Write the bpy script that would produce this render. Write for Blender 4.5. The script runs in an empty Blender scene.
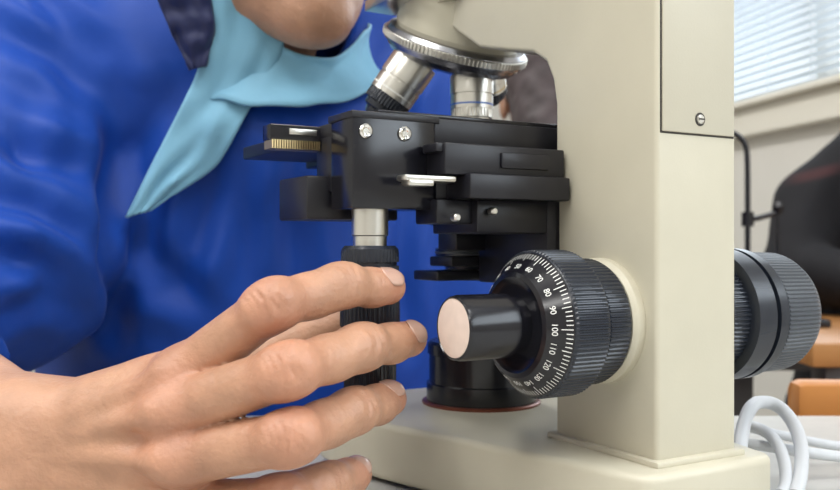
import bpy, bmesh, math, numpy as np
from mathutils import Vector, Matrix, noise
from mathutils.bvhtree import BVHTree
from math import sin, cos, pi, radians, sqrt

CZ = 0.87
F = 900.0
scene = bpy.context.scene
def PX(px, py, d):
    return ((px-420)/F*d, d, CZ+(245-py)/F*d)

# ---------------------------------------------------------------- materials
def mat(name, col, rough=0.5, metal=0.0, bump=None, sheen=0.0, sss=0.0, var=0.0, varscale=20, spec=0.5, coat=0.0, emis=None, colattr=None, bump2=None):
    m = bpy.data.materials.new(name); m.use_nodes = True
    nt = m.node_tree; b = nt.nodes['Principled BSDF']
    b.inputs['Base Color'].default_value = (*col, 1)
    b.inputs['Roughness'].default_value = rough
    b.inputs['Metallic'].default_value = metal
    b.inputs['Specular IOR Level'].default_value = spec
    b.inputs['Sheen Weight'].default_value = sheen
    b.inputs['Coat Weight'].default_value = coat
    if sss:
        b.inputs['Subsurface Weight'].default_value = sss
        b.inputs['Subsurface Radius'].default_value = (1, .4, .2)
        b.inputs['Subsurface Scale'].default_value = 0.003
    tc = nt.nodes.new('ShaderNodeTexCoord')
    colout = None
    if colattr:
        a = nt.nodes.new('ShaderNodeVertexColor'); a.layer_name = colattr
        mx = nt.nodes.new('ShaderNodeMix'); mx.data_type = 'RGBA'; mx.blend_type = 'MULTIPLY'
        mx.inputs[0].default_value = 1
        mx.inputs[6].default_value = (*col, 1)
        nt.links.new(a.outputs['Color'], mx.inputs[7])
        colout = mx.outputs[2]
    if var:
        n = nt.nodes.new('ShaderNodeTexNoise'); n.inputs['Scale'].default_value = varscale; n.inputs['Detail'].default_value = 5
        nt.links.new(tc.outputs['Object'], n.inputs['Vector'])
        r = nt.nodes.new('ShaderNodeMapRange')
        r.inputs[1].default_value = .3; r.inputs[2].default_value = .7
        r.inputs[3].default_value = 1-var; r.inputs[4].default_value = 1+var
        nt.links.new(n.outputs['Fac'], r.inputs[0])
        m2 = nt.nodes.new('ShaderNodeMix'); m2.data_type = 'RGBA'; m2.blend_type = 'MULTIPLY'; m2.inputs[0].default_value = 1
        if colout: nt.links.new(colout, m2.inputs[6])
        else: m2.inputs[6].default_value = (*col, 1)
        nt.links.new(r.outputs[0], m2.inputs[7])
        colout = m2.outputs[2]
    if colout: nt.links.new(colout, b.inputs['Base Color'])
    prev = None
    for bb in (bump, bump2):
        if not bb: continue
        n = nt.nodes.new('ShaderNodeTexNoise'); n.inputs['Scale'].default_value = bb[0]; n.inputs['Detail'].default_value = 6
        nt.links.new(tc.outputs['Object'], n.inputs['Vector'])
        bp = nt.nodes.new('ShaderNodeBump'); bp.inputs['Strength'].default_value = bb[1]; bp.inputs['Distance'].default_value = bb[2]
        nt.links.new(n.outputs['Fac'], bp.inputs['Height'])
        if prev: nt.links.new(prev, bp.inputs['Normal'])
        prev = bp.outputs[0]
    if prev: nt.links.new(prev, b.inputs['Normal'])
    if emis:
        b.inputs['Emission Color'].default_value = (*emis[0], 1); b.inputs['Emission Strength'].default_value = emis[1]
    return m

M_cream = mat('cream_enamel', (.575,.540,.430), .38, bump=(900,.12,.0004), var=.03, varscale=30)
M_cream2 = mat('cream_panel', (.55,.515,.415), .42, bump=(900,.12,.0004))
M_black = mat('black_anodised', (.010,.010,.015), .38, bump=(1500,.1,.0002))
M_blackg = mat('black_gloss', (.008,.008,.012), .20)
M_knob = mat('knob_black', (.016,.020,.030), .27)
M_knobg = mat('knob_grey', (.075,.085,.10), .35)
M_seam = mat('seam_dark', (.04,.035,.03), .6)
M_chrome = mat('chrome', (.78,.77,.74), .16, 1.0)
M_satin = mat('satin_steel', (.70,.68,.63), .30, 1.0, bump=(700,.08,.0002))
M_dkmetal = mat('dark_metal', (.38,.38,.40), .25, 1.0)
M_brass = mat('brass', (.62,.48,.25), .35, 1.0)
M_white = mat('white_paint', (.85,.85,.82), .5)
M_bluep = mat('blue_band', (.05,.16,.55), .4)
M_pink = mat('fine_knob_end', (.75,.63,.56), .42, var=.05, varscale=200)
M_redrim = mat('copper_rim', (.20,.06,.035), .35, .5)
M_cable = mat('white_cable', (.60,.62,.65), .45)
M_glass = mat('lens_glass', (.05,.06,.09), .05, 0, spec=1.0)
M_skin = mat('skin', (.48,.262,.165), .46, sss=.10, var=.16, varscale=50, bump=(500,.5,.0007), bump2=(130,.5,.0018), colattr='Col')
M_nail = mat('nail', (.55,.345,.27), .22, sss=.1, coat=.3)
M_jacket = mat('blue_nylon', (.003,.052,.345), .52, sheen=.06, bump=(90,.25,.0015), bump2=(16,.12,.008), var=.08, varscale=9, spec=.30)
M_navy = mat('navy_lining', (.004,.010,.07), .5, sheen=.1)
M_cyan = mat('pale_blue_lining', (.19,.43,.60), .65, sheen=.1, bump=(60,.25,.003), var=.06, varscale=30)
M_hair = mat('dark_hair', (.03,.018,.011), .5, bump=(300,.6,.002))
M_hair2 = mat('brown_hair', (.040,.026,.028), .7, bump=(60,.3,.003), var=.3, varscale=25)
M_trouser = mat('dark_trousers', (.03,.035,.05), .8)
M_blackj = mat('black_jacket', (.007,.007,.010), .8, colattr='Col', spec=.3)
M_brownj = mat('brown_sweater', (.05,.028,.026), .8, colattr='Col')
M_shoe = mat('shoe_leather', (.03,.025,.02), .4)
M_wall = mat('wall_paint', (.72,.70,.65), .8, bump=(80,.1,.001), var=.02, varscale=3)
M_ceil = mat('ceiling_paint', (.75,.74,.72), .9, bump=(50,.2,.002))
M_trim = mat('cream_trim', (.78,.75,.66), .5)
M_lamp = mat('added_lamp_diffuser', (.9,.9,.9), .5, emis=((1,.98,.95), 4.0))  # glowing panel of the added, unseen ceiling lamps
M_lampf = mat('added_lamp_housing', (.8,.8,.8), .4)
M_eye = mat('eye_white', (.8,.78,.75), .15)
M_iris = mat('iris_brown', (.04,.02,.01), .1)
M_laminate = mat('table_laminate', (.52,.51,.48), .35, var=.05, varscale=90)
M_steelleg = mat('steel_leg', (.12,.12,.13), .4, .8)
def blind_mat():
    m = mat('blind_slat', (.85,.89,.92), .5)
    nt = m.node_tree; b = nt.nodes['Principled BSDF']; out = nt.nodes['Material Output']
    tr = nt.nodes.new('ShaderNodeBsdfTranslucent'); tr.inputs[0].default_value = (.86,.90,.93,1)
    mx = nt.nodes.new('ShaderNodeMixShader'); mx.inputs[0].default_value = .5
    nt.links.new(b.outputs[0], mx.inputs[1]); nt.links.new(tr.outputs[0], mx.inputs[2]); nt.links.new(mx.outputs[0], out.inputs[0])
    return m
M_blind = blind_mat()

def wood_mat(name, c0, c1):
    m = bpy.data.materials.new(name); m.use_nodes = True
    nt = m.node_tree; b = nt.nodes['Principled BSDF']
    tc = nt.nodes.new('ShaderNodeTexCoord'); mp = nt.nodes.new('ShaderNodeMapping')
    mp.inputs['Scale'].default_value = (3, 30, 30)
    n = nt.nodes.new('ShaderNodeTexNoise'); n.inputs['Scale'].default_value = 2.5; n.inputs['Detail'].default_value = 8
    r = nt.nodes.new('ShaderNodeValToRGB')
    r.color_ramp.elements[0].color = (*c0,1); r.color_ramp.elements[1].color = (*c1,1)
    nt.links.new(tc.outputs['Object'], mp.inputs[0]); nt.links.new(mp.outputs[0], n.inputs[0])
    nt.links.new(n.outputs['Fac'], r.inputs[0]); nt.links.new(r.outputs[0], b.inputs['Base Color'])
    b.inputs['Roughness'].default_value = .35
    return m
M_wood = wood_mat('table_wood', (.30,.125,.040), (.52,.26,.09))
M_wood2 = wood_mat('orange_chair_wood', (.42,.15,.030), (.60,.25,.06))
def floor_mat():
    m = bpy.data.materials.new('floor_tiles'); m.use_nodes = True
    nt = m.node_tree; b = nt.nodes['Principled BSDF']
    tc = nt.nodes.new('ShaderNodeTexCoord'); br = nt.nodes.new('ShaderNodeTexBrick')
    br.offset = 0; br.inputs['Scale'].default_value = 1.0
    br.inputs['Brick Width'].default_value = .3; br.inputs['Row Height'].default_value = .3; br.inputs['Mortar Size'].default_value = .003
    br.inputs['Color1'].default_value = (.33,.31,.28,1); br.inputs['Color2'].default_value = (.29,.27,.25,1); br.inputs['Mortar'].default_value = (.1,.1,.1,1)
    nt.links.new(tc.outputs['Object'], br.inputs[0]); nt.links.new(br.outputs[0], b.inputs['Base Color'])
    b.inputs['Roughness'].default_value = .4
    return m
M_floor = floor_mat()

# ---------------------------------------------------------------- helpers
def empty(name, mw=None):
    e = bpy.data.objects.new(name, None); scene.collection.objects.link(e)
    e.empty_display_size = .05
    if mw is not None: e.matrix_world = mw
    return e

def add(name, me, mats, parent=None):
    o = bpy.data.objects.new(name, me); scene.collection.objects.link(o)
    if not isinstance(mats, (list, tuple)): mats = [mats]
    for m in mats: me.materials.append(m)
    if parent is not None: o.parent = parent
    return o

def finish(bm, name, mats, parent, ang=32):
    bmesh.ops.recalc_face_normals(bm, faces=bm.faces[:])
    a = radians(ang)
    for f in bm.faces: f.smooth = True
    for e in bm.edges:
        if len(e.link_faces) == 2 and e.calc_face_angle(0) > a: e.smooth = False
    me = bpy.data.meshes.new(name); bm.to_mesh(me); bm.free()
    return add(name, me, mats, parent)

def bm_box(bm, lo, hi, bev=0.0, seg=2, mtx=None, mi=0):
    t = bmesh.new()
    bmesh.ops.create_cube(t, size=1)
    c = [(lo[i]+hi[i])/2 for i in range(3)]; s = [abs(hi[i]-lo[i]) for i in range(3)]
    for v in t.verts: v.co = Vector((c[0]+v.co.x*s[0], c[1]+v.co.y*s[1], c[2]+v.co.z*s[2]))
    if bev > 0:
        bmesh.ops.bevel(t, geom=t.edges[:], offset=min(bev, min(s)*.45), segments=seg, affect='EDGES', profile=.5)
    if mtx is not None: bmesh.ops.transform(t, matrix=mtx, verts=t.verts)
    for f in t.faces: f.material_index = mi
    me = bpy.data.meshes.new('t'); t.to_mesh(me); t.free(); bm.from_mesh(me); bpy.data.meshes.remove(me)

def box(name, lo, hi, m, parent=None, bev=.001, seg=2):
    bm = bmesh.new(); bm_box(bm, lo, hi, bev, seg)
    return finish(bm, name, m, parent)

def boxes(name, lst, m, parent=None, bev=.001):
    bm = bmesh.new()
    for b in lst: bm_box(bm, b[0], b[1], b[2] if len(b) > 2 else bev, 2, b[3] if len(b) > 3 else None)
    return finish(bm, name, m, parent)

def extr(name, poly, x0, x1, m, parent=None, bev=.003, seg=3, plane='YZ'):
    bm = bmesh.new()
    def co(p, t):
        return (t, p[0], p[1]) if plane == 'YZ' else (p[0], p[1], t)
    a = [bm.verts.new(co(p, x0)) for p in poly]; b = [bm.verts.new(co(p, x1)) for p in poly]
    bm.faces.new(a); bm.faces.new(b[::-1])
    n = len(poly)
    for i in range(n): bm.faces.new((a[i], b[i], b[(i+1) % n], a[(i+1) % n]))
    bmesh.ops.recalc_face_normals(bm, faces=bm.faces[:])
    if bev:
        sa, sb = set(a), set(b)
        rim = [e for e in bm.edges if (e.verts[0] in sa) == (e.verts[1] in sa)]
        allx = set(rim)
        for e in bm.edges:
            if e not in allx and e.calc_face_angle(0) > radians(40): rim.append(e)
        bmesh.ops.bevel(bm, geom=rim, offset=bev, segments=seg, affect='EDGES', profile=.5)
    return finish(bm, name, m, parent, 40)

def lathe(name, prof, org, dr, m, parent=None, segs=64, ribs=0):
    bm = bmesh.new()
    if ribs: segs = ribs*4
    q = Vector((0,0,1)).rotation_difference(Vector(dr).normalized()).to_matrix()
    org = Vector(org); rings = []
    for p in prof:
        a, r = p[0], p[1]; amp = p[2] if len(p) > 2 else 0
        ring = []
        for i in range(segs):
            t = 2*pi*i/segs
            rr = r-(amp if (i % 4) in (2, 3) else 0)
            ring.append(bm.verts.new(org+q@Vector((rr*cos(t), rr*sin(t), a))))
        rings.append(ring)
    for k in range(len(rings)-1):
        A, B = rings[k], rings[k+1]
        for i in range(segs):
            j = (i+1) % segs
            bm.faces.new((A[i], A[j], B[j], B[i]))
    bm.faces.new(rings[0][::-1]); bm.faces.new(rings[-1])
    return finish(bm, name, m, parent, 25)

def tube(name, pts, r, m, parent=None, cyc=False, res=10):
    cu = bpy.data.curves.new(name, 'CURVE'); cu.dimensions = '3D'; cu.bevel_depth = r; cu.bevel_resolution = 4; cu.resolution_u = res
    sp = cu.splines.new('NURBS'); sp.points.add(len(pts)-1)
    for i, p in enumerate(pts): sp.points[i].co = (*p, 1)
    sp.use_endpoint_u = not cyc; sp.use_cyclic_u = cyc; sp.order_u = 3; cu.use_fill_caps = True
    o = bpy.data.objects.new(name, cu); scene.collection.objects.link(o); cu.materials.append(m)
    if parent: o.parent = parent
    return o

# ---------------------------------------------------------------- SDF meshing
def cap(P, a, b, ra, rb=None):
    if rb is None: rb = ra
    d = [float(b[i]-a[i]) for i in range(3)]; L = d[0]*d[0]+d[1]*d[1]+d[2]*d[2]+1e-12
    x = P[0]-float(a[0]); y = P[1]-float(a[1]); z = P[2]-float(a[2])
    t = np.clip((x*d[0]+y*d[1]+z*d[2])/L, 0, 1)
    x = x-t*d[0]; y = y-t*d[1]; z = z-t*d[2]
    return np.sqrt(x*x+y*y+z*z)-(ra+(rb-ra)*t)
def ell(P, c, r, yaw=0.0):
    x = P[0]-c[0]; y = P[1]-c[1]; z = P[2]-c[2]
    if yaw:
        cs, sn = cos(yaw), sin(yaw); x, y = x*cs+y*sn, -x*sn+y*cs
    x = x/r[0]; y = y/r[1]; z = z/r[2]
    k0 = np.sqrt(x*x+y*y+z*z)
    x = x/r[0]; y = y/r[1]; z = z/r[2]
    k1 = np.sqrt(x*x+y*y+z*z)+1e-9
    return k0*(k0-1)/k1
def smin(a, b, k):
    h = np.clip(.5+.5*(b-a)/k, 0, 1)
    return b*(1-h)+a*h-k*h*(1-h)
def sub(a, b, k):
    return -smin(-a, b, k)
def chain(P, pts, rr, k=.003):
    d = None
    for i in range(len(pts)-1):
        c = cap(P, pts[i], pts[i+1], rr[i], rr[i+1])
        d = c if d is None else smin(d, c, k)
    return d
def sparse_eval(fn, lo, hi, h, B=6):
    nb = [int(math.ceil((hi[i]-lo[i])/h/B)) for i in range(3)]
    cc = np.meshgrid(*[lo[i]+(np.arange(nb[i])*B+(B-1)/2)*h for i in range(3)], indexing='ij')
    D = fn([c.ravel() for c in cc]).reshape(nb)
    act = np.abs(D) < B*h*.87*1.5+2*h
    V = np.repeat(np.repeat(np.repeat(D.astype(np.float32), B, 0), B, 1), B, 2)
    idx = np.argwhere(act)
    o = np.arange(B)
    O = np.stack(np.meshgrid(o, o, o, indexing='ij'), -1).reshape(-1, 3)
    I = (idx[:,None,:]*B+O[None]).reshape(-1, 3)
    CH = 300000
    for s0 in range(0, len(I), CH):
        q = I[s0:s0+CH]
        P = [(lo[i]+q[:,i]*h).astype(np.float32) for i in range(3)]
        V[q[:,0], q[:,1], q[:,2]] = fn(P)
    return V
def nets(V, org, h):
    S = V < 0
    n = S.astype(np.int8)
    c = np.zeros(tuple(s-1 for s in V.shape), np.int8)
    for i in (0,1):
        for j in (0,1):
            for k in (0,1):
                c += n[i:n.shape[0]-1+i, j:n.shape[1]-1+j, k:n.shape[2]-1+k]
    act = np.argwhere((c > 0) & (c < 8))
    vid = -np.ones(c.shape, np.int32); vid[act[:,0], act[:,1], act[:,2]] = np.arange(len(act))
    pos = np.zeros((len(act), 3)); cnt = np.zeros(len(act))
    cor = [(i,j,k) for i in (0,1) for j in (0,1) for k in (0,1)]
    val = {a: V[act[:,0]+a[0], act[:,1]+a[1], act[:,2]+a[2]] for a in cor}
    for a in cor:
        for ax in range(3):
            if a[ax] == 1: continue
            b = list(a); b[ax] = 1
            v1 = val[a]; v2 = val[tuple(b)]
            m = (v1 < 0) != (v2 < 0)
            t = np.where(m, v1/np.where(m, v1-v2, 1), 0)
            p = np.tile(np.array(a, float), (len(act), 1)); p[:, ax] += t
            pos += p*m[:,None]; cnt += m
    pos = (pos/cnt[:,None]+act)*h+np.array(org)
    quads = []
    for ax in range(3):
        sl0 = [slice(None)]*3; sl1 = [slice(None)]*3
        sl0[ax] = slice(0, -1); sl1[ax] = slice(1, None)
        A = S[tuple(sl0)]; B = S[tuple(sl1)]
        E = np.argwhere(A != B)
        u, v = (ax+1) % 3, (ax+2) % 3
        ok = (E[:,u] > 0) & (E[:,v] > 0) & (E[:,u] < V.shape[u]-1) & (E[:,v] < V.shape[v]-1)
        E = E[ok]; ins = A[E[:,0], E[:,1], E[:,2]]
        q = []
        for du, dv in ((-1,-1),(0,-1),(0,0),(-1,0)):
            cc = E.copy(); cc[:,u] += du; cc[:,v] += dv
            q.append(vid[cc[:,0], cc[:,1], cc[:,2]])
        q = np.stack(q, 1); q[~ins] = q[~ins][:, ::-1]
        quads.append(q)
    return pos, np.concatenate(quads)
def lap_smooth(me, it, f=.5):
    nv = len(me.vertices); co = np.empty(nv*3); me.vertices.foreach_get('co', co); co = co.reshape(-1, 3)
    ed = np.empty(len(me.edges)*2, np.int32); me.edges.foreach_get('vertices', ed); ed = ed.reshape(-1, 2)
    deg = np.bincount(ed.ravel(), minlength=nv)[:,None]
    for _ in range(it):
        s = np.stack([np.bincount(ed[:,0], co[ed[:,1],k], nv)+np.bincount(ed[:,1], co[ed[:,0],k], nv) for k in range(3)], 1)
        co = co*(1-f)+f*s/np.maximum(deg, 1)
    me.vertices.foreach_set('co', co.ravel()); me.update()
def sdf_obj(name, fn, lo, hi, h, m, parent=None, post=None, colfn=None, tr=None):
    V = sparse_eval(fn, lo, hi, h)
    pos, q = nets(V, lo, h)
    me = bpy.data.meshes.new(name)
    me.from_pydata(pos.tolist(), [], q.tolist()); me.update()
    if post: post(me)
    ca = me.color_attributes.new('Col', 'FLOAT_COLOR', 'POINT')
    nv = len(me.vertices); co = np.empty(nv*3); me.vertices.foreach_get('co', co); co = co.reshape(-1, 3)
    col = np.ones((nv, 4))
    if colfn: col[:, :3] = colfn(co)
    ca.data.foreach_set('color', col.ravel())
    me.shade_smooth()
    if tr is not None: me.transform(tr)
    return add(name, me, m, parent)

def Z(p): return (p[0], p[1], p[2]+CZ)

# ================================================================= MICROSCOPE
MW = Matrix.Translation((.1147, .3715, CZ-.0888)) @ Matrix.Rotation(radians(30), 4, 'Z')
mic = empty('microscope', MW)
outline = [(-.034,-.010),(-.039,-.006),(-.048,.030),(-.062,.080),(-.076,.130),(-.086,.170),(-.084,.195),(-.070,.213),(-.04,.222),
           (.04,.222),(.070,.213),(.084,.195),(.086,.170),(.076,.130),(.062,.080),(.046,.030),(.037,-.006),(.032,-.010)]
extr('base', outline, -.029, 0, M_cream, mic, bev=.0035, seg=4, plane='XY')
for i, (fx, fy) in enumerate([(-.033,.005),(.031,.005),(-.065,.19),(.065,.19)]):
    lathe('foot_%d' % i, [(0,.009),(.003,.009)], (fx,fy,-.0312), (0,0,1), M_blackg, mic, 24)
prof = [(0,-.001),(0,.285),(.006,.30),(.02,.308),(.16,.308),(.195,.298),(.205,.28),(.205,.236),(.175,.222),(.150,.205),(.128,.192),(.10,.185),(.082,.181),(.072,.175),(.067,.166),(.0645,.154),(.0645,-.001)]
extr('arm', prof, -.023, .023, M_cream, mic, bev=.0022, seg=4)
box('arm_foot_pad', (-.0255,-.003,-.001), (.0255,.068,.0025), M_cream, mic, .0012)
box('panel_seam', (-.0213,-.0003,.1338), (.0213,.001,.2855), M_seam, mic, .0004)
box('rear_panel', (-.0206,-.0011,.1346), (.0206,.001,.2845), M_cream2, mic, .0005)
lathe('panel_screw_ring', [(0,.0028),(.0004,.0028)], (.0,-.0009,.1405), (0,-1,0), M_seam, mic, 24)
lathe('panel_screw', [(0,.0021),(.0009,.0019),(.0013,.0012)], (.0,-.0009,.1405), (0,-1,0), M_satin, mic, 24)
box('panel_screw_slot', (-.0016,-.0024,.1402), (.0016,-.0021,.1408), M_seam, mic, 0)

KY, KZ = .033, .0563
def K(x): return (x, KY, KZ)
lathe('focus_boss_left', [(0,.0270),(.004,.0270),(.0062,.0255),(.0066,.018)], K(-.0225), (-1,0,0), M_cream, mic, 96)
lathe('coarse_ring_left', [(0,.022),(.0015,.022),(.0016,.0262),(.003,.0268,.0006),(.0125,.0268,.0006),(.013,.0258),(.0145,.0250)], K(-.0285), (-1,0,0), M_knob, mic, ribs=84)
lathe('coarse_knob_left', [(0,.0255),(.0012,.0295),(.0022,.0305,.0006),(.0175,.0305,.0006),(.0182,.0296),(.0186,.0292)], K(-.043), (-1,0,0), M_knob, mic, ribs=96)
DX0, DR0, DX1, DR1 = -.0616, .0292, -.0695, .0215
lathe('dial_ring', [(0,.0288),(.0001,DR0),(-(DX1-DX0),DR1),(.0085,.0195),(.0075,.0180),(.0070,.0150)], K(DX0), (-1,0,0), M_blackg, mic, 128)
lathe('fine_neck', [(0,.0115),(.008,.0115)], K(-.067), (-1,0,0), M_blackg, mic, 64)
lathe('fine_knob', [(0,.0118),(.0012,.0130),(.0225,.0130),(.0245,.0126),(.0252,.0120),(.0246,.0116)], K(-.0735), (-1,0,0), M_blackg, mic, segs=96)
lathe('fine_knob_cap', [(0,.0117),(.0006,.0116),(.0008,.0110)], K(-.0978), (-1,0,0), M_pink, mic, 64)
bm = bmesh.new()
sl_len = math.hypot(DX1-DX0, DR1-DR0)
NX = (DR1-DR0)/sl_len; NR = -(DX1-DX0)/sl_len
def cone_pt(s, th, off=.00012):
    x = DX0+(DX1-DX0)*s+NX*off; r = DR0+(DR1-DR0)*s+NR*off
    return Vector((x, KY+r*cos(th), KZ+r*sin(th)))
NT = 100
for i in range(NT):
    th = 2*pi*i/NT; ln = .42 if i % 10 == 0 else (.33 if i % 5 == 0 else .24)
    w = .00016/.025
    vs = [bm.verts.new(cone_pt(.06, th-w)), bm.verts.new(cone_pt(.06, th+w)), bm.verts.new(cone_pt(.06+ln, th+w)), bm.verts.new(cone_pt(.06+ln, th-w))]
    bm.faces.new(vs)
finish(bm, 'dial_ticks', M_white, mic)
for i in range(20):
    th = 2*pi*i/20
    c = cone_pt(.72, th, .00018)
    n = Vector((NX, NR*cos(th), NR*sin(th))).normalized()
    up = (cone_pt(0, th)-cone_pt(1, th)).normalized()
    xr = up.cross(n).normalized()
    cu = bpy.data.curves.new('dial_number_%d' % i, 'FONT'); cu.body = str(i*10); cu.size = .0034; cu.align_x = 'CENTER'; cu.align_y = 'CENTER'; cu.extrude = .00003
    o = bpy.data.objects.new('dial_number_%d' % i, cu); scene.collection.objects.link(o); cu.materials.append(M_white)
    o.parent = mic
    Mx = Matrix((xr, up, n)).transposed().to_4x4(); Mx.translation = c
    o.matrix_local = Mx
lathe('focus_boss_right', [(0,.0270),(.004,.0270),(.0062,.0255),(.0066,.018)], K(.0225), (1,0,0), M_cream, mic, 96)
lathe('coarse_ring_right', [(0,.022),(.0015,.0262),(.003,.0268,.0006),(.0125,.0268,.0006),(.0145,.0250)], K(.0285), (1,0,0), M_knob, mic, ribs=84)
lathe('coarse_knob_right', [(0,.0270),(.0012,.0306),(.012,.0310),(.0122,.0285),(.0145,.0285),(.0147,.0310),(.020,.0310),(.0215,.0295),(.022,.027)], K(.040), (1,0,0), M_knob, mic, 128)
lathe('fine_knob_right', [(0,.0262),(.0015,.0292,.0006),(.022,.0288,.0006),(.026,.0268),(.0275,.024),(.0270,.021),(.0268,.01)], K(.0620), (1,0,0), M_knobg, mic, ribs=90)

# ---- stage
box('stage_plate', (-.084,.0715,.1325), (.070,.215,.1440), M_black, mic, .0008)
box('stage_top_plate', (-.110,.074,.1440), (.066,.212,.1462), M_blackg, mic, .0006)
box('stage_side_wing', (-.123,.092,.1355), (-.084,.21,.1420), M_black, mic, .0008)
box('knob_housing', (-.1235,.0712,.1040), (-.084,.093,.1440), M_blackg, mic, .0009)
box('housing_lip', (-.1240,.0708,.1416), (-.0815,.095,.1446), M_black, mic, .0005)
boxes('slide_carrier', [((-.133,.097,.100),(-.088,.130,.119)), ((-.123,.0935,.112),(-.090,.11,.137))], M_black, mic, .001)
box('travel_rack', (-.1465,.105,.1345), (.05,.115,.1415), M_blackg, mic, .0006)
box('travel_scale', (-.1380,.1043,.1372), (-.125,.1052,.1398), M_satin, mic, .0002)
bm = bmesh.new()
for i in range(24):
    x = -.146+i*.00115
    bm_box(bm, (x,.1045,.1308), (x+.0007,.1140,.1347), 0)
finish(bm, 'rack_teeth', M_brass, mic)
for i, (sx, sz) in enumerate([(-.1175,.1362),(-.0990,.1362)]):
    lathe('housing_screw_%d' % i, [(0,.0031),(.0008,.0031),(.0014,.0024),(.0011,.0016),(.0006,.0012)], (sx,.0712,sz), (0,-1,0), M_chrome, mic, 32)
boxes('stage_gear_block', [((-.088,.056,.1185),(-.0245,.0715,.1318)), ((-.078,.052,.1085),(-.0245,.0715,.1190)), ((-.083,.0715,.1085),(.065,.155,.1326)),
      ((-.091,.058,.1280),(-.083,.070,.1318)), ((-.060,.0545,.122),(-.034,.0565,.1290))], M_black, mic, .0008)
boxes('stage_lock_lever', [((-.108,.0545,.1150),(-.083,.0625,.1176),.001), ((-.106,.0545,.1130),(-.094,.0615,.1156),.0008)], M_satin, mic)
for i, (sx, sz) in enumerate([(-.081,.1005),(-.062,.1035)]):
    lathe('gear_screw_%d' % i, [(0,.0017),(.003,.0017),(.0036,.0012)], (sx,.0605,sz), (0,-1,0), M_satin, mic, 24)
boxes('substage_bracket', [((-.030,.0615,.070),(.030,.118,.1090)), ((-.068,.062,.094),(-.025,.10,.1085)), ((-.086,.066,.098),(-.060,.085,.1085)), ((-.026,.0615,.028),(.026,.075,.11))], M_black, mic, .001)
lathe('condenser', [(0,.014),(.002,.020),(.010,.021),(.0105,.026),(.018,.026),(.0185,.023),(.030,.023),(.031,.029),(.040,.029),(.041,.024),(.060,.024),(.062,.012)], (0,.16,.069), (0,0,1), M_knob, mic, 96)
lathe('condenser_lever_ring', [(0,.0245),(.004,.0265),(.005,.0245)], (0,.16,.081), (0,0,1), M_knobg, mic, 96)
boxes('filter_holder', [((-.050,.125,.0705),(-.012,.15,.0755)), ((-.046,.118,.0780),(-.014,.14,.0830)), ((-.047,.112,.0860),(-.018,.13,.0960))], M_black, mic, .001)
SKX, SKY = -.1100, .082
lathe('stage_shaft', [(0,.0079),(.0115,.0079),(.012,.0073),(.0165,.0073)], (SKX,SKY,.1045), (0,0,-1), M_satin, mic, 48)
lathe('stage_knob_upper', [(0,.0110),(.0015,.0123),(.003,.0125,.0003),(.007,.0125,.0003),(.0071,.0116),(.0085,.0116),(.0086,.0125,.0005),(.034,.0130,.0005),(.036,.0118)], (SKX,SKY,.0885), (0,0,-1), M_knob, mic, ribs=44)
lathe('stage_knob_lower', [(0,.0105),(.0015,.0115,.0005),(.028,.0112,.0005),(.030,.0098)], (SKX,SKY,.0520), (0,0,-1), M_knob, mic, ribs=40)
lathe('field_lens_flange', [(0,.0335),(.0016,.0335),(.0022,.0325)], (0,.16,-.0005), (0,0,1), M_redrim, mic, 96)
lathe('field_lens_housing', [(0,.031),(.010,.031),(.0105,.0295),(.026,.0295),(.0265,.0305),(.032,.0305),(.0335,.029),(.0335,.020),(.031,.019)], (0,.16,.0015), (0,0,1), M_blackg, mic, 96)
lathe('field_lens_glass', [(0,.0190),(.0015,.0150),(.0022,.008)], (0,.16,.0320), (0,0,1), M_glass, mic, 64)
# ---- nosepiece
s = radians(27)
N = Vector((0, sin(s), -cos(s)))
C = Vector((0, .188, .2065))
lathe('turret_mount', [(-.016,.024),(-.012,.031),(-.004,.0345),(.004,.0375),(.020,.036),(.036,.030)], C-N*.005, -N, M_cream, mic, 96)
lathe('nosepiece', [(-.0065,.030),(-.0062,.0405),(-.0040,.0425),(.0,.0430),(.0020,.0425),(.0022,.0405),(.0045,.0400),(.0075,.0375),(.0095,.033),(.0105,.025),(.0110,.004)], C, N, M_dkmetal, mic, 128)
lathe('nosepiece_grip', [(-.0005,.0428),(0,.0438,.0007),(.0032,.0438,.0007),(.0036,.0428)], C-N*.0030, N, M_satin, mic, ribs=110)
def objective(idx, az, L, rad, tipmat, bandmat):
    ey = Vector((0,-1,0)); e1 = (ey-N*ey.dot(N)).normalized(); e2 = N.cross(e1).normalized()
    if e2.x > 0: e2 = -e2
    out = e1*cos(az)+e2*sin(az)
    d = (N*cos(s)+out*sin(s)).normalized()
    p = C+N*.006+out*.0235
    e = L
    lathe('objective_%d_body' % idx, [(0,rad*.80),(.004,rad*.80),(.0045,rad),(.0055,rad*1.02),(e*.42,rad*1.02),(e*.425,rad*.97),(e*.45,rad*.97),(e*.455,rad),(e*.66,rad)], p, d, M_satin, mic, 64)
    lathe('objective_%d_band' % idx, [(0,rad*1.005),(.0009,rad*1.005)], p+d*(e*.58), d, bandmat, mic, 64)
    lathe('objective_%d_tip' % idx, [(0,rad*.97),(.0005,rad*.98,.0003),(e*.14,rad*.98,.0003),(e*.15,rad*.86),(e*.22,rad*.84),(e*.24,rad*.70),(e*.32,rad*.60),(e*.34,rad*.35)], p+d*(e*.66), d, tipmat, mic, ribs=40)
objective(0, 0, .036, .0122, M_satin, M_bluep)
objective(1, radians(84), .046, .0135, M_knob, M_white)
objective(2, radians(168), .030, .0105, M_knob, M_redrim)
objective(3, radians(-95), .030, .012, M_knob, M_brass)
head_m = Matrix.Translation((-.005,.165,0)) @ Matrix.Rotation(radians(8), 4, 'Z')
bm = bmesh.new()
bm_box(bm, (-.040,-.020,.2320), (.040,.042,.285), .006, 4, head_m)
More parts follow.
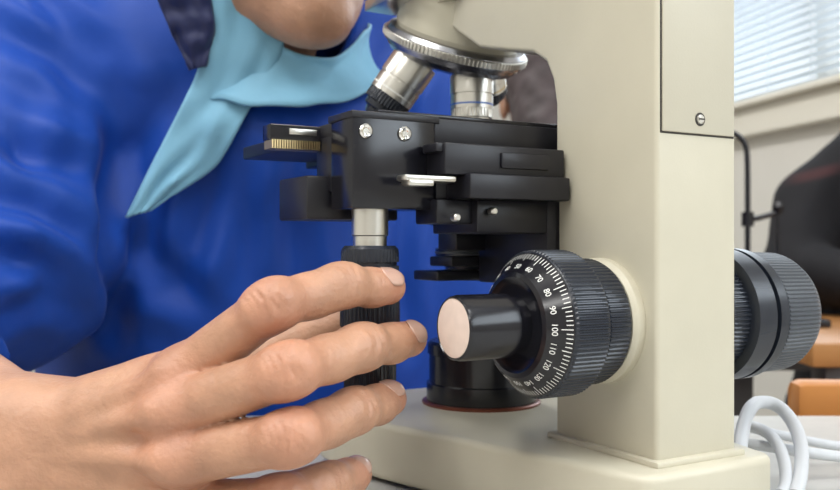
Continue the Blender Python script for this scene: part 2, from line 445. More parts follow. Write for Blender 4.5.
bm_box(bm, (-.044,.010,.2420), (.044,.050,.300), .008, 4, head_m)
finish(bm, 'binocular_body', M_cream, mic)
box('binocular_underplate', (-.048,.165,.2265), (.020,.212,.2330), M_satin, mic, .001)
lathe('head_collar', [(0,.030),(.02,.030),(.022,.033),(.03,.033)], (0,.16,.222), (0,0,1), M_cream, mic, 64)
tdir = Vector((-.10,.75,.62)).normalized()
for i, tx in enumerate((-.060,.002)):
    o0 = Vector((tx+.01,.190,.275))
    lathe('eyepiece_tube_%d' % i, [(0,.0145),(.030,.0145),(.0302,.0155),(.034,.0155)], o0, tdir, M_cream2, mic, 48)
    lathe('eyepiece_%d' % i, [(0,.0135),(.004,.0165),(.014,.0165),(.018,.0155),(.020,.011)], o0+tdir*.033, tdir, M_knob, mic, 48)
cords = [[(738,470,.405),(742,405,.46),(775,400,.47),(800,430,.45),(803,475,.43),(795,515,.42)],
         [(744,425,.47),(765,428,.46),(783,450,.44),(788,490,.425),(780,530,.42)],
         [(745,443,.46),(800,452,.45),(850,458,.46),(930,470,.47)],
         [(750,428,.50),(800,440,.50),(860,450,.50),(960,440,.56)]]
cab = empty('power_cable')
for i, c in enumerate(cords):
    tube('cord_%d' % i, [tuple(max(v, .7535) if k == 2 else v for k, v in enumerate(PX(*p))) for p in c], (.0034,.0030,.0028,.0026)[i], M_cable, cab)

# ================================================================= HAND (right) of main student
student = empty('student')
H = lambda px, py, d: (lambda p: (p[0], p[1], p[2]-CZ))(PX(px, py, d))
fing = {
 'index':  ([H(186,372,.350), H(272,306,.332), H(340,286,.350), H(388,287,.3685)], [.0102,.0089,.0080,.0073]),
 'middle': ([H(176,410,.342), H(288,371,.320), H(360,348,.346), H(409,339,.3750)], [.0108,.0093,.0084,.0076]),
 'ring':   ([H(184,457,.340), H(290,438,.319), H(352,412,.345), H(389,399,.3685)], [.0108,.0092,.0081,.0073]),
 'pinky':  ([H(200,507,.349), H(280,499,.334), H(327,484,.350), H(356,473,.366)], [.0100,.0082,.0073,.0066]),
}
thumb = ([(-.145,.384,-.076), (-.108,.402,-.067), (-.062,.417,-.047), (-.026,.4085,-.032)], [.014,.0115,.0100,.0088])
wrist = (-.166,.371,-.083); elbow = (-.33,.53,-.068)
def dorsal(pts, j):
    ax = (Vector(pts[j+1])-Vector(pts[j-1])).normalized()
    n = Vector((-.25,-1,.18)); n = (n-ax*n.dot(ax)).normalized()
    return ax, n, ax.cross(n)
def hand_sdf(P):
    palm = None
    for k, (wz, rr) in {'index':(.008,.0104),'middle':(.003,.0118),'ring':(-.006,.0120),'pinky':(-.014,.0110)}.items():
        m0 = fing[k][0][0]
        w = (wrist[0]+.01, wrist[1]+.003, wrist[2]+wz)
        mm = (m0[0], m0[1]+.004, m0[2])
        c = cap(P, w, mm, .0155, rr)
        palm = c if palm is None else smin(palm, c, .008)
    a = fing['index'][0][0]; b = fing['pinky'][0][0]
    palm = smin(palm, cap(P, (a[0]-.012,a[1]+.016,a[2]-.012), (b[0]-.012,b[1]+.014,b[2]+.004), .012, .012), .012)
    palm = smin(palm, cap(P, (-.15,.388,-.076), (-.112,.39,-.069), .015, .012), .014)
    palm = smin(palm, cap(P, (-.15,.384,-.093), (-.100,.366,-.097), .015, .012), .014)
    Fm = None
    for k, (pts, rr) in fing.items():
        f = chain(P, pts, rr, .005)
        for j in (1, 2):
            ax, n, t = dorsal(pts, j)
            p = Vector(pts[j])+n*(rr[j]*.16)
            g = rr[j]*(.99 if j == 1 else .94)
            f = smin(f, cap(P, p-ax*.003, p+ax*.003, g, g), .004)
        q = [(pts[2][i]+pts[3][i])/2 for i in range(3)]
        f = smin(f, ell(P, (q[0]+.002, q[1]+.003, q[2]-.001), (.0080,.0066,.0072)), .004)
        q = [(pts[1][i]+pts[2][i])/2 for i in range(3)]
        f = smin(f, ell(P, (q[0], q[1]+.003, q[2]-.001), (.0100,.0068,.0072)), .006)
        Fm = f if Fm is None else np.minimum(Fm, f)
    th = chain(P, *thumb, .006)
    d = smin(palm, Fm, .0060)
    d = smin(d, th, .010)
    for k in fing:
        m0 = fing[k][0][0]
        d = smin(d, ell(P, (m0[0]-.002, m0[1]-.0050, m0[2]), (.0105,.0090,.0080)), .006)
        w = (wrist[0]+.02, wrist[1]-.012, wrist[2]*.7+m0[2]*.3)
        d = smin(d, cap(P, w, (m0[0]-.006, m0[1]-.0092, m0[2]), .0020, .0030), .005)
    fa = smin(cap(P, (wrist[0],wrist[1],wrist[2]+.010), (elbow[0],elbow[1],elbow[2]+.012), .0180, .038),
              cap(P, (wrist[0],wrist[1],wrist[2]-.012), (elbow[0],elbow[1],elbow[2]-.006), .0185, .034), .02)
    fa = smin(fa, ell(P, (wrist[0]-.004, wrist[1]-.013, wrist[2]-.016), (.012,.010,.011)), .008)
    return smin(d, fa, .015)
def hand_post(me):
    nv = len(me.vertices); co = np.empty(nv*3); me.vertices.foreach_get('co', co); co = co.reshape(-1, 3)
    no = np.empty(nv*3); me.vertices.foreach_get('normal', no); no = no.reshape(-1, 3)
    disp = np.zeros(nv)
    for k, (pts, rr) in fing.items():
        for j in (1, 2):
            ax, n, t = dorsal(pts, j); p = Vector(pts[j])+n*rr[j]
            r = co-np.array(p); u = r@np.array(ax); v = r@np.array(t); w = r@np.array(n)
            env = np.exp(-(v/(.0068))**4)*np.exp(-(w/.007)**4)*(no@np.array(n) > .05)
            for off, amp in (((-.0052,.5),(-.0029,.9),(-.0002,1.1),(.0025,.9),(.0048,.5)) if j == 1 else ((-.0022,.6),(-.0004,.9),(.0016,.7))):
                uu = u-off-.8*(v*v)/.02*(1 if off > 0 else -1)
                disp -= amp*.0010*env*np.exp(-(uu/.0008)**2)
    co += no*disp[:,None]
    me.vertices.foreach_set('co', co.ravel()); me.update()
def skin_col(co):
    c = np.ones((len(co), 3))
    for k, (pts, rr) in fing.items():
        for j, w, s_ in ((0,.6,.011),(1,1.1,.008),(2,.6,.005),(3,.9,.008)):
            d2 = ((co-np.array(pts[j]))**2).sum(1)
            g = np.exp(-d2/(2*s_**2))*w
            c[:,1] -= .20*g; c[:,2] -= .20*g; c[:,0] += .02*g
    return c
sdf_obj('right_hand_and_forearm', hand_sdf, (-.385,.295,-.1185), (.012,.58,.012), .00115, M_skin, student, post=hand_post, colfn=skin_col, tr=Matrix.Translation((0,0,CZ)))
def nail(name, dip, tip, r, dn, wid, ln, back=.0040):
    a = (Vector(tip)-Vector(dip)).normalized(); n = Vector(dn); n = (n-a*n.dot(a)).normalized(); t = a.cross(n)
    bm = bmesh.new(); nu, nv = 12, 12; g = []
    for i in range(nu+1):
        row = []
        u = i/nu*2-1
        for j in range(nv+1):
            v = j/nv*2-1
            sw = (1-abs(u)**3.5*.5)
            th = v*wid*sw
            along = u*ln*(1-.12*v*v*(1 if u > 0 else 1.6))
            drop = -max(0, u-.2)**2*.0018
            rr = r+.00045+drop
            row.append(bm.verts.new(Vector(tip)+a*(along-back+.002)+n*rr*cos(th)+t*rr*sin(th)))
        g.append(row)
    for i in range(nu):
        for j in range(nv): bm.faces.new((g[i][j], g[i+1][j], g[i+1][j+1], g[i][j+1]))
    o = finish(bm, name, M_nail, student)
    sm = o.modifiers.new('s', 'SOLIDIFY'); sm.thickness = .0008; sm.offset = 0
    return o
for k, dn in {'index':(.1,-.8,.75),'middle':(.2,-.9,.5),'ring':(.1,-.7,.8),'pinky':(.1,-.8,.6)}.items():
    pts, rr = fing[k]
    nail('nail_'+k, Z(pts[2]), Z(pts[3]), rr[3], dn, .76, .0058)
nail('nail_thumb', Z(thumb[0][2]), Z(thumb[0][3]), thumb[1][3], (.1,.9,.4), .85, .0065)

# ================================================================= JACKET
SR = (-.295,.675,.135); SL = (-.03,.765,.125)
yawT = radians(18)
ELr = (elbow[0]-.005, elbow[1]+.012, elbow[2]+.01)
ELl = (.045,.83,-.13); WRl = (-.035,.70,-.235)
def jacket_sdf(P):
    d = cap(P, SR, SL, .076, .070)
    d = smin(d, ell(P, (-.135,.760,.02), (.185,.120,.20), yawT), .05)
    d = smin(d, ell(P, (-.15,.805,-.16), (.185,.135,.18), yawT), .06)
    d = smin(d, ell(P, (-.17,.865,-.30), (.175,.14,.12), yawT), .05)
    d = smin(d, cap(P, (-.20,.72,.16), (-.10,.75,.19), .065, .05), .05)
    ra = chain(P, [SR, (-.283,.590,-.012), ELr], [.076,.072,.064], .03)
    q = [ELr[i]*.5+wrist[i]*.5 for i in range(3)]
    ra = smin(ra, cap(P, ELr, q, .060, .048), .02)
    ax = Vector(wrist)-Vector(ELr); ax.normalize()
    pl = (P[0]-q[0])*ax[0]+(P[1]-q[1])*ax[1]+(P[2]-q[2])*ax[2]
    ra = np.maximum(ra, np.where((P[1] < .52) & (P[2] < .0), pl, -1))
    d = smin(d, ra, .018)
    la = smin(cap(P, SL, ELl, .072, .058), cap(P, ELl, WRl, .055, .038), .03)
    d = smin(d, la, .02)
    # chest front under the chin closes round the neck base
    d = smin(d, ell(P, (-.098,.672,.070), (.062,.050,.050), yawT), .03)
    d = sub(d, cap(P, (-.112,.70,.155), (-.105,.665,.26), .054, .060), .012)
    return d
FOLDS = [([(128,95),(112,160),(108,230),(116,345)], .012, .013),
         ([(0,28),(55,52),(108,100)], .011, .009), ([(20,-20),(70,30),(122,70)], .010, .007),
         ([(-20,120),(40,150),(100,175)], .011, .010), ([(-20,190),(35,205),(80,235),(104,270)], .010, .011),
         ([(-20,250),(40,262),(98,305)], .010, .011), ([(0,318),(45,300),(95,325)], .008, .007),
         ([(30,95),(20,150),(45,185)], .010, .006),
         ([(140,240),(170,280),(215,310)], .011, .007), ([(232,150),(205,215),(170,300)], .012, .009),
         ([(262,125),(248,200),(235,290)], .010, .007), ([(300,130),(292,200),(300,290)], .011, .008),
         ([(152,100),(140,150),(150,220),(142,300)], .010, .007),
         ([(410,200),(405,280),(415,360)], .010, .007), ([(175,90),(150,140),(128,165)], .009, .005),
         ([(425,40),(400,90),(395,130)], .010, .008)]
def ridge(v):
    a = noise.noise(v)
    return 1-2.6*(sqrt(a*a+.006)-.07)
def jacket_post(me):
    lap_smooth(me, 5)
    nv = len(me.vertices); co = np.empty(nv*3); me.vertices.foreach_get('co', co); co = co.reshape(-1, 3)
    no = np.empty(nv*3); me.vertices.foreach_get('normal', no); no = no.reshape(-1, 3)
    b0 = BVHTree.FromPolygons([v.co.copy() for v in me.vertices], [tuple(p.vertices) for p in me.polygons])
    disp = np.zeros(nv)
    for pl, w, dep in FOLDS:
        pts = []
        for i in range(len(pl)-1):
            for k in range(8):
                f = k/8; x = pl[i][0]*(1-f)+pl[i+1][0]*f; y = pl[i][1]*(1-f)+pl[i+1][1]*f
                h = b0.ray_cast(Vector((0,0,0)), Vector(((x-420)/F, 1, (245-y)/F)).normalized())
                if h[0] is not None and (not pts or abs(h[0][1]-pts[-1][1]) < .05): pts.append(np.array(h[0]))
        if len(pts) < 3: continue
        best = np.full(nv, 9.0); tt = np.zeros(nv)
        for i in range(len(pts)-1):
            a, b = pts[i], pts[i+1]; ab = b-a; L = ab@ab+1e-9
            t = np.clip((co-a)@ab/L, 0, 1); dd = np.linalg.norm(co-a-t[:,None]*ab, axis=1)
            m = dd < best; best[m] = dd[m]; tt[m] = ((i+t)/(len(pts)-1))[m]
        fade = np.clip(np.sin(pi*(.12+.76*tt)), 0, 1)
        x = best/w
        disp += fade*dep*(-np.exp(-x*x)+.45*np.exp(-((x-1.9)/.95)**2))
    extra = np.empty(nv)
    for i in range(nv):
        p = Vector(co[i])
        w = noise.noise(p*4)*.7
        side = max(0.0, min(1.0, (-.205-p.x+(.64-p.y)*.6)/.05))
        r1 = ridge(Vector((p.x*8.0+p.z*4.0+w, p.y*4+3, p.z*1.6-p.x*1.2)))
        r2 = ridge(Vector((p.x*3.5+w, p.y*3, p.z*9-p.x*7+p.y*5)))
        extra[i] = .0045*(r1*(1-side)+r2*side)+.004*noise.noise(p*5+Vector((9,2,4)))-.004
    co += no*(disp+extra)[:,None]
    me.vertices.foreach_set('co', co.ravel()); me.update()
    lap_smooth(me, 4)
jk = sdf_obj('jacket', jacket_sdf, (-.43,.42,-.45), (.14,1.03,.28), .0038, M_jacket, student, post=jacket_post, tr=Matrix.Translation((0,0,CZ)))
bvh = BVHTree.FromPolygons([v.co.copy() for v in jk.data.vertices], [tuple(p.vertices) for p in jk.data.polygons])
cam0 = Vector((0,0,CZ))
def poly_at(pl, t):
    L = [0]
    for i in range(len(pl)-1): L.append(L[-1]+math.hypot(pl[i+1][0]-pl[i][0], pl[i+1][1]-pl[i][1]))
    T = t*L[-1]
    for i in range(len(pl)-1):
        if T <= L[i+1]+1e-6:
            f = (T-L[i])/max(1e-6, L[i+1]-L[i]); return (pl[i][0]+(pl[i+1][0]-pl[i][0])*f, pl[i][1]+(pl[i+1][1]-pl[i][1])*f)
    return pl[-1]
def ribbon(name, A, B, m, off, nu=60, nv=16, bulge=.004, thick=.002, dmax=9, wobk=.006):
    """cloth strip lying on the chest of the jacket"""
    pos = np.zeros((nu+1, nv+1, 3)); last = .62
    for i in range(nu+1):
        a = poly_at(A, i/nu); b = poly_at(B, i/nu)
        for j in range(nv+1):
            f = j/nv; x = a[0]+(b[0]-a[0])*f; y = a[1]+(b[1]-a[1])*f
            dr = Vector(((x-420)/F, 1, (245-y)/F)).normalized()
            hit = bvh.ray_cast(cam0, dr)
            if hit[0] is not None:
                dist = (hit[0]-cam0).length; last = dist
            else: dist = last
            dist = min(dist, dmax)
            pos[i, j] = cam0+dr*(dist)
    for _ in range(10):
        p2 = pos.copy()
        p2[1:-1] = (pos[:-2]+pos[1:-1]*2+pos[2:])/4
        pos = p2.copy()
        p2[:,1:-1] = (pos[:,:-2]+pos[:,1:-1]*2+pos[:,2:])/4
        pos = p2
    bm = bmesh.new(); g = []
    for i in range(nu+1):
        row = []
        for j in range(nv+1):
            p = Vector(pos[i, j]); f = j/nv
            dr = (cam0-p).normalized()
            wob = noise.noise(Vector((i*.10, j*.25, len(name))))*wobk
            row.append(bm.verts.new(p+dr*(off+bulge*sin(pi*f)+wob)))
        g.append(row)
    for i in range(nu):
        for j in range(nv): bm.faces.new((g[i][j], g[i+1][j], g[i+1][j+1], g[i][j+1]))
    o = finish(bm, name, m, student, 60)
    sm = o.modifiers.new('s', 'SOLIDIFY'); sm.thickness = thick; sm.offset = 0
    return o
ribbon('undershirt_front', [(205,-40),(208,20),(197,75),(164,140),(126,218)], [(285,-40),(285,50),(252,104),(219,166),(150,210)], M_cyan, .009, dmax=.650, wobk=.005, bulge=.002)
ribbon('lapel_navy_band', [(150,-40),(158,0),(172,35),(190,70)], [(205,-40),(211,0),(215,30),(206,66)], M_navy, .012, dmax=.650, wobk=.004)
def collar(name, m, dr, zo, f0=0.0, f1=1.0, thick=.002):
    bm = bmesh.new(); g = []
    cx, cy, cz = -.104, .685, .152+CZ+zo
    nu, nv = 90, 12
    for i in range(nu):
        t = 2*pi*i/nu
        row = []
        for j in range(nv+1):
            f = f0+(f1-f0)*j/nv
            wv = .0035*noise.noise(Vector((cos(t)*4, sin(t)*4, f*2.5)))
            r1 = .066+dr+.014*(1-f)-.008*sin(pi*f)+wv; r2 = .066+dr+.014*(1-f)-.008*sin(pi*f)+wv
            x = cos(t)*r1; y = sin(t)*r2
            dip = -.012*math.exp(-((t-1.6*pi)/.5)**2)*f
            z = (-.022+f*.040)+y*.45+x*.10+.004*noise.noise(Vector((cos(t)*3, sin(t)*3, f*2)))+dip
            xx = cx+x*cos(yawT)-y*sin(yawT); yy = cy+x*sin(yawT)+y*cos(yawT)
            row.append(bm.verts.new((xx, yy, cz+z)))
        g.append(row)
    for i in range(nu):
        for j in range(nv): bm.faces.new((g[i][j], g[(i+1) % nu][j], g[(i+1) % nu][j+1], g[i][j+1]))
    o = finish(bm, name, m, student, 60)
    sm = o.modifiers.new('s', 'SOLIDIFY'); sm.thickness = thick; sm.offset = 0
collar('undershirt_collar', M_cyan, 0, 0)

# ================================================================= HEAD
def face_sdf(P):
    d = ell(P, (0,-.015,.028), (.074,.094,.088))
    d = smin(d, ell(P, (0,.028,-.030), (.060,.064,.082)), .03)
    for s_ in (-1, 1):
        d = smin(d, cap(P, (s_*.050,.0,-.062), (s_*.012,.062,-.098), .018, .017), .02)
        d = smin(d, ell(P, (s_*.038,.058,-.030), (.022,.022,.022)), .015)
    d = smin(d, ell(P, (0,.071,-.098), (.019,.017,.017)), .014)
    d = smin(d, cap(P, (-.034,.080,.017), (.034,.080,.017), .012), .012)
    for s_ in (-1, 1):
        d = sub(d, ell(P, (s_*.031,.104,.0), (.017,.017,.012)), .010)
        d = np.minimum(d, ell(P, (s_*.031,.074,.0), (.0135,.0135,.0125)))
        d = smin(d, ell(P, (s_*.011,.099,-.033), (.008,.010,.007)), .005)
        ear = sub(ell(P, (s_*.077,-.006,-.006), (.009,.019,.031)), ell(P, (s_*.087,-.002,-.004), (.007,.011,.020)), .004)
        d = smin(d, ear, .006)
    d = smin(d, chain(P, [(0,.088,.010), (0,.100,-.012), (0,.110,-.028)], [.006,.008,.0105], .005), .008)
    d = smin(d, chain(P, [(-.024,.074,-.064), (-.008,.087,-.0595), (.008,.087,-.0595), (.024,.074,-.064)], [.0025,.0052,.0052,.0025], .004), .004)
    d = smin(d, chain(P, [(-.022,.074,-.067), (0,.087,-.0715), (.022,.074,-.067)], [.0025,.0068,.0025], .004), .0035)
    d = sub(d, ell(P, (0,.092,-.082), (.016,.006,.005)), .006)
    d = smin(d, cap(P, (0,-.025,-.06), (0,-.062,-.150), .050, .052), .03)
    return d
def face_col(co):
    c = np.ones((len(co), 3))
    x, y, z = co.T
    lip = np.exp(-((x/.022)**4))*np.exp(-(((z+.0655)/.0085)**4))*(y > .072)
    c[:,1] -= .42*lip; c[:,2] -= .32*lip; c[:,0] -= .10*lip
    ck = np.exp(-(((np.abs(x)-.04)/.02)**2))*np.exp(-(((z+.035)/.02)**2))*(y > .02)
    c[:,1] -= .12*ck; c[:,2] -= .12*ck
    st = (np.exp(-(((z+.085)/.03)**2))*(y > .0))*.10
    c -= st[:,None]
    br = np.exp(-(((np.abs(x)-.032)/.018)**4))*np.exp(-(((z-.019)/.0045)**2))*(y > .06)
    c = c*(1-.85*br[:,None])
    return c
hh = Vector((.55,-.835,0)).normalized(); tl = radians(4)
hf = hh*cos(tl)-Vector((0,0,1))*sin(tl); hu = hh*sin(tl)+Vector((0,0,1))*cos(tl); hr = hf.cross(hu)
HM = Matrix((hr, hf, hu)).transposed().to_4x4(); HM.translation = Vector((-.105,.660,.257+CZ))
sdf_obj('head', face_sdf, (-.10,-.14,-.24), (.10,.13,.13), .0020, M_skin, student, colfn=face_col, tr=HM)
def hair_sdf(P):
    d = ell(P, (0,-.018,.032), (.081,.101,.094))
    cut = .45*P[1]-(P[2]-.008)
    cut2 = -(P[2]+.055)
    return np.maximum(d, np.maximum(cut*.9, cut2))
def hair_long(P):
    return smin(hair_sdf(P), cap(P, (0,-.050,-.01), (0,-.085,-.17), .072, .060), .02)
def hair_post(me):
    lap_smooth(me, 2)
    for v in me.vertices:
        v.co += v.normal*(.003*noise.noise(v.co*40))
sdf_obj('hair', hair_sdf, (-.10,-.14,-.08), (.10,.12,.15), .003, M_hair, student, post=hair_post, tr=HM)
for s_ in (-1, 1):
    c = HM @ Vector((s_*.031,.0755,0))
    bm = bmesh.new(); bmesh.ops.create_uvsphere(bm, u_segments=24, v_segments=16, radius=.0129, matrix=Matrix.Translation(c)); finish(bm, 'eye_%s' % ('r' if s_ > 0 else 'l'), M_eye, student)
    bm = bmesh.new(); bmesh.ops.create_uvsphere(bm, u_segments=16, v_segments=12, radius=.0055, matrix=Matrix.Translation(c+hf*.0085)); finish(bm, 'iris_%s' % ('r' if s_ > 0 else 'l'), M_iris, student)
def simple_hand(P, w, fwd, side, up):
    w = Vector(w); fwd = Vector(fwd).normalized(); side = Vector(side).normalized(); up = Vector(up).normalized()
    L = lambda a, b, c: tuple(w+fwd*a+side*b+up*c)
    d = None
    lens = [.070,.078,.072,.056]
    F_ = None
    for i in range(4):
        o = (.027-.018*i)
        c = cap(P, L(.0,o*.5,0), L(.082-.004*i,o,.004), .015, .0115)
        d = c if d is None else smin(d, c, .012)
        l = lens[i]; m = .082-.004*i
        f = chain(P, [L(m,o,.004), L(m+l*.5,o*1.15,.004), L(m+l*.78,o*1.2,-.008), L(m+l,o*1.2,-.018)], [.0105,.0092,.0085,.0075], .003)
        F_ = f if F_ is None else np.minimum(F_, f)
    d = smin(d, F_, .006)
    d = smin(d, chain(P, [L(.015,.022,-.004), L(.045,.045,-.010), L(.075,.055,-.014), L(.098,.056,-.018)], [.015,.012,.0105,.0085], .004), .010)
    return d
def lh(P):
    d = simple_hand(P, (WRl[0]-.01, WRl[1]-.015, WRl[2]-.008), (-.25,-.9,-.20), (-.9,.25,0), (0,-.2,1))
    return smin(d, cap(P, WRl, (WRl[0]-.01, WRl[1]-.015, WRl[2]-.008), .026, .022), .012)
sdf_obj('left_hand', lh, (-.19,.50,-.34), (.05,.76,-.18), .0022, M_skin, student, tr=Matrix.Translation((0,0,CZ)))
def legs(P):
    d = ell(P, (-.17,.87,-.33), (.17,.14,.085), yawT)
    for s_ in (-1, 1):
        ox, oy = s_*.09*cos(yawT), s_*.09*sin(yawT)
        hip = (-.17+ox,.87+oy,-.335); kn = (-.04+ox*1.2,.47+oy*1.2,-.36); an = (-.02+ox*1.2,.46+oy*1.2,-.80)
        d = smin(d, chain(P, [hip, kn, an], [.080,.062,.05], .03), .03)
    return d
sdf_obj('trousers', legs, (-.42,.36,-.86), (.20,1.05,-.20), .009, M_trouser, student, tr=Matrix.Translation((0,0,CZ)))
def shoes(P):
    d = None
    for s_ in (-1, 1):
        ox, oy = s_*.108*cos(yawT), s_*.108*sin(yawT)
        a = (-.02+ox,.46+oy,-.83)
        c = smin(cap(P, (a[0],a[1]+.03,a[2]), (a[0]+.04,a[1]-.15,a[2]-.003), .04, .034), cap(P, a, (a[0],a[1],a[2]+.05), .045, .045), .02)
        d = c if d is None else np.minimum(d, c)
    return np.maximum(d, -(P[2]+.868))
sdf_obj('shoes', shoes, (-.25,.22,-.88), (.20,.60,-.70), .006, M_shoe, student, tr=Matrix.Translation((0,0,CZ)))

def stool(x, y):
    e = empty('lab_stool')
    lathe('seat', [(0,.15),(.005,.165),(.025,.17),(.03,.16)], (x,y,.42), (0,0,1), M_wood, e, 48)
    for i in range(4):
        a = pi/4+i*pi/2
        tube('leg_%d' % (i+1), [(x+.10*cos(a), y+.10*sin(a), .425), (x+.14*cos(a), y+.14*sin(a), .22), (x+.18*cos(a), y+.18*sin(a), .008)], .011, M_steelleg, e)
    tube('foot_ring', [(x+.145*cos(t*pi/6), y+.145*sin(t*pi/6), .20) for t in range(12)], .007, M_steelleg, e, cyc=True)
stool(-.17,.88)

# ================================================================= background students
def bg_student(pos, yaw, mj, hairm, zoff=0, sh=.965, stripe=None, hairfn=None):
    e = empty('student', Matrix.Translation((pos[0], pos[1], 0)) @ Matrix.Rotation(yaw, 4, 'Z'))
    def body(P):
        zs = sh+zoff
        d = smin(cap(P, (-.155,-.09,zs), (0,-.085,1.04+zoff), .062, .080), cap(P, (.155,-.09,zs), (0,-.085,1.04+zoff), .062, .080), .03)
        d = smin(d, ell(P, (0,-.05,.86), (.170,.13,.20)), .05)
        d = smin(d, ell(P, (0,0,.65), (.165,.13,.2)), .06)
        d = smin(d, ell(P, (0,.03,.53), (.17,.14,.10)), .05)
        for s_ in (-1, 1):
            d = smin(d, chain(P, [(s_*.160,-.09,zs), (s_*.215,-.20,.82), (s_*.13,-.39,.80)], [.064,.056,.040], .02), .04)
        return d
    def post(me):
        for v in me.vertices:
            p = v.co
            v.co = p+v.normal*(.010*(1-abs(noise.noise(Vector((p.x*8,p.y*8,p.z*4))))*2.5)-.004)
        lap_smooth(me, 3)
    def bc(co):
        c = np.ones((len(co), 3))
        if stripe is not None:
            dz = np.abs(co[:,2]-(.985-(np.abs(co[:,0])-.15)*.25+zoff*.5))
            g = np.exp(-(dz/.010)**4)*np.exp(-((np.abs(co[:,0])-.165)/.04)**4)*(co[:,1] < -.08)
            c = c*(1-g[:,None])+np.array(stripe)*g[:,None]
        return c
    sdf_obj('jacket', body, (-.37,-.50,.36), (.37,.26,1.20), .0075, mj, e, post=post, colfn=bc)
    T = Matrix.Translation((0,-.175,1.235+zoff)) @ Matrix.Rotation(pi, 4, 'Z') @ Matrix.Rotation(radians(-25), 4, 'X')
    sdf_obj('head', face_sdf, (-.10,-.14,-.24), (.10,.13,.13), .004, M_skin, e, colfn=face_col, tr=T)
    sdf_obj('hair', hairfn or hair_sdf, (-.11,-.17,-.25), (.11,.12,.15), .004, hairm, e, post=hair_post, tr=T)
    def hands(P):
        a = simple_hand(P, (-.13,-.395,.795), (.25,-.9,-.05), (.9,.25,0), (0,0,1))
        b = simple_hand(P, (.13,-.395,.795), (-.25,-.9,-.05), (-.9,.25,0), (0,0,1))
        return np.minimum(a, b)
    sdf_obj('hands', hands, (-.22,-.60,.74), (.22,-.36,.84), .003, M_skin, e)
    def lg(P):
        d = ell(P, (0,.03,.54), (.17,.14,.085))
        for s_ in (-1, 1): d = smin(d, chain(P, [(s_*.09,.03,.53), (s_*.11,-.38,.51), (s_*.11,-.36,.07)], [.08,.06,.048], .03), .03)
        for s_ in (-1, 1): d = smin(d, cap(P, (s_*.11,-.34,.04), (s_*.12,-.52,.036), .038, .034), .02)
        return np.maximum(d, -P[2]+.004)
    sdf_obj('trousers', lg, (-.25,-.60,-.02), (.25,.26,.68), .009, M_trouser, e)
    stool(pos[0]-.03*sin(yaw), pos[1]+.03*cos(yaw))
    return e
bg_student((.925,1.80), radians(-8), M_blackj, M_hair, .045, sh=.905, stripe=(7,2.5,2))
bg_student((.205,1.33), radians(176), M_brownj, M_hair2, -.125, hairfn=hair_long)

# ================================================================= furniture
def table(name, x0, x1, y0, y1, mtop, z=.75, th=.03):
    e = empty(name)
    box('top', (x0,y0,z-th), (x1,y1,z), mtop, e, .003)
    for i, (x, y) in enumerate([(x0+.05,y0+.05),(x1-.05,y0+.05),(x0+.05,y1-.05),(x1-.05,y1-.05)]):
        box('leg_%d' % (i+1), (x-.022,y-.022,.002), (x+.022,y+.022,z-th), M_steelleg, e, .003)
    boxes('apron', [((x0+.05,y0+.04,z-th-.06),(x1-.05,y0+.055,z-th)), ((x0+.05,y1-.055,z-th-.06),(x1-.05,y1-.04,z-th))], M_steelleg, e)
    return e
table('lab_table', -.75, .50, -.30, .635, M_laminate)
table('wooden_table', .48, 1.30, 1.10, 1.56, M_wood)
table('wooden_table', -.22, .44, 1.83, 2.26, M_wood)
ch = empty('wooden_chair', Matrix.Translation((.50,.865,0)) @ Matrix.Rotation(radians(-4), 4, 'Z'))
boxes('seat', [((-.20,-.20,.43),(.20,.20,.455),.006)], M_wood2, ch)
boxes('legs', [((-.19,-.19,.002),(-.155,-.155,.43)), ((.155,-.19,.002),(.19,-.155,.43)), ((-.19,.155,.002),(-.155,.19,.43)), ((.155,.155,.002),(.19,.19,.43)),
               ((-.18,-.18,.20),(-.165,.18,.225)), ((.165,-.18,.20),(.18,.18,.225))], M_wood2, ch, .003)
boxes('back', [((-.19,-.19,.43),(-.16,-.165,.74)), ((.16,-.19,.43),(.19,-.165,.74)), ((-.20,-.195,.70),(.20,-.165,.765),.008), ((-.17,-.185,.56),(.17,-.17,.595),.004)], M_wood2, ch, .003)
rs = empty('retort_stand', Matrix.Translation((.495,1.36,.75)))
boxes('base', [((-.01,-.06,0),(.10,.06,.012),.003)], M_blackg, rs)
tube('rod', [(0,0,.01),(0,0,.15),(0,0,.25),(-.003,0,.275),(-.02,0,.290),(-.05,0,.297),(-.09,0,.299)], .0042, M_blackg, rs)
tube('side_rod', [(.0,0,.158),(.02,0,.160),(.046,0,.170)], .0042, M_blackg, rs)
tube('clamp_rod', [(.044,0,.175),(.046,0,.12),(.046,0,.06)], .0035, M_blackg, rs)
lathe('boss_head', [(0,.009),(.022,.009)], (0,0,.148), (0,0,1), M_blackg, rs, 20)
lathe('clamp', [(0,.006),(.012,.009),(.02,.006)], (.046,0,.166), (0,0,1), M_blackg, rs, 20)

# ================================================================= ROOM
RM = Matrix(((.9755,-.22,0,1.067),(.22,.9755,0,3.0),(0,0,1,0),(0,0,0,1)))
def room_box(name, lst, m, bev=0):
    bm = bmesh.new()
    for b in lst: bm_box(bm, b[0], b[1], bev, 1)
    o = finish(bm, name, m, None); o.matrix_world = RM
    return o
HZ = 2.7
W1 = (-1.6, 1.35); W2 = (-5.0, -2.6); ZB, ZT = 1.33, 2.40  # W2 is an unseen window, added to let daylight in beside the camera
room_box('floor', [((-5.1,-6.1,-.1),(.15,2.1,0))], M_floor)
room_box('ceiling', [((-5.1,-6.1,HZ),(.15,2.1,HZ+.1))], M_ceil)
room_box('wall_left', [((-5.15,-6.0,0),(-5.0,2.0,HZ))], M_wall)
room_box('wall_back', [((-5.0,2.0,0),(.15,2.15,HZ))], M_wall)
room_box('wall_front', [((-5.0,-6.15,0),(.15,-6.0,HZ))], M_wall)
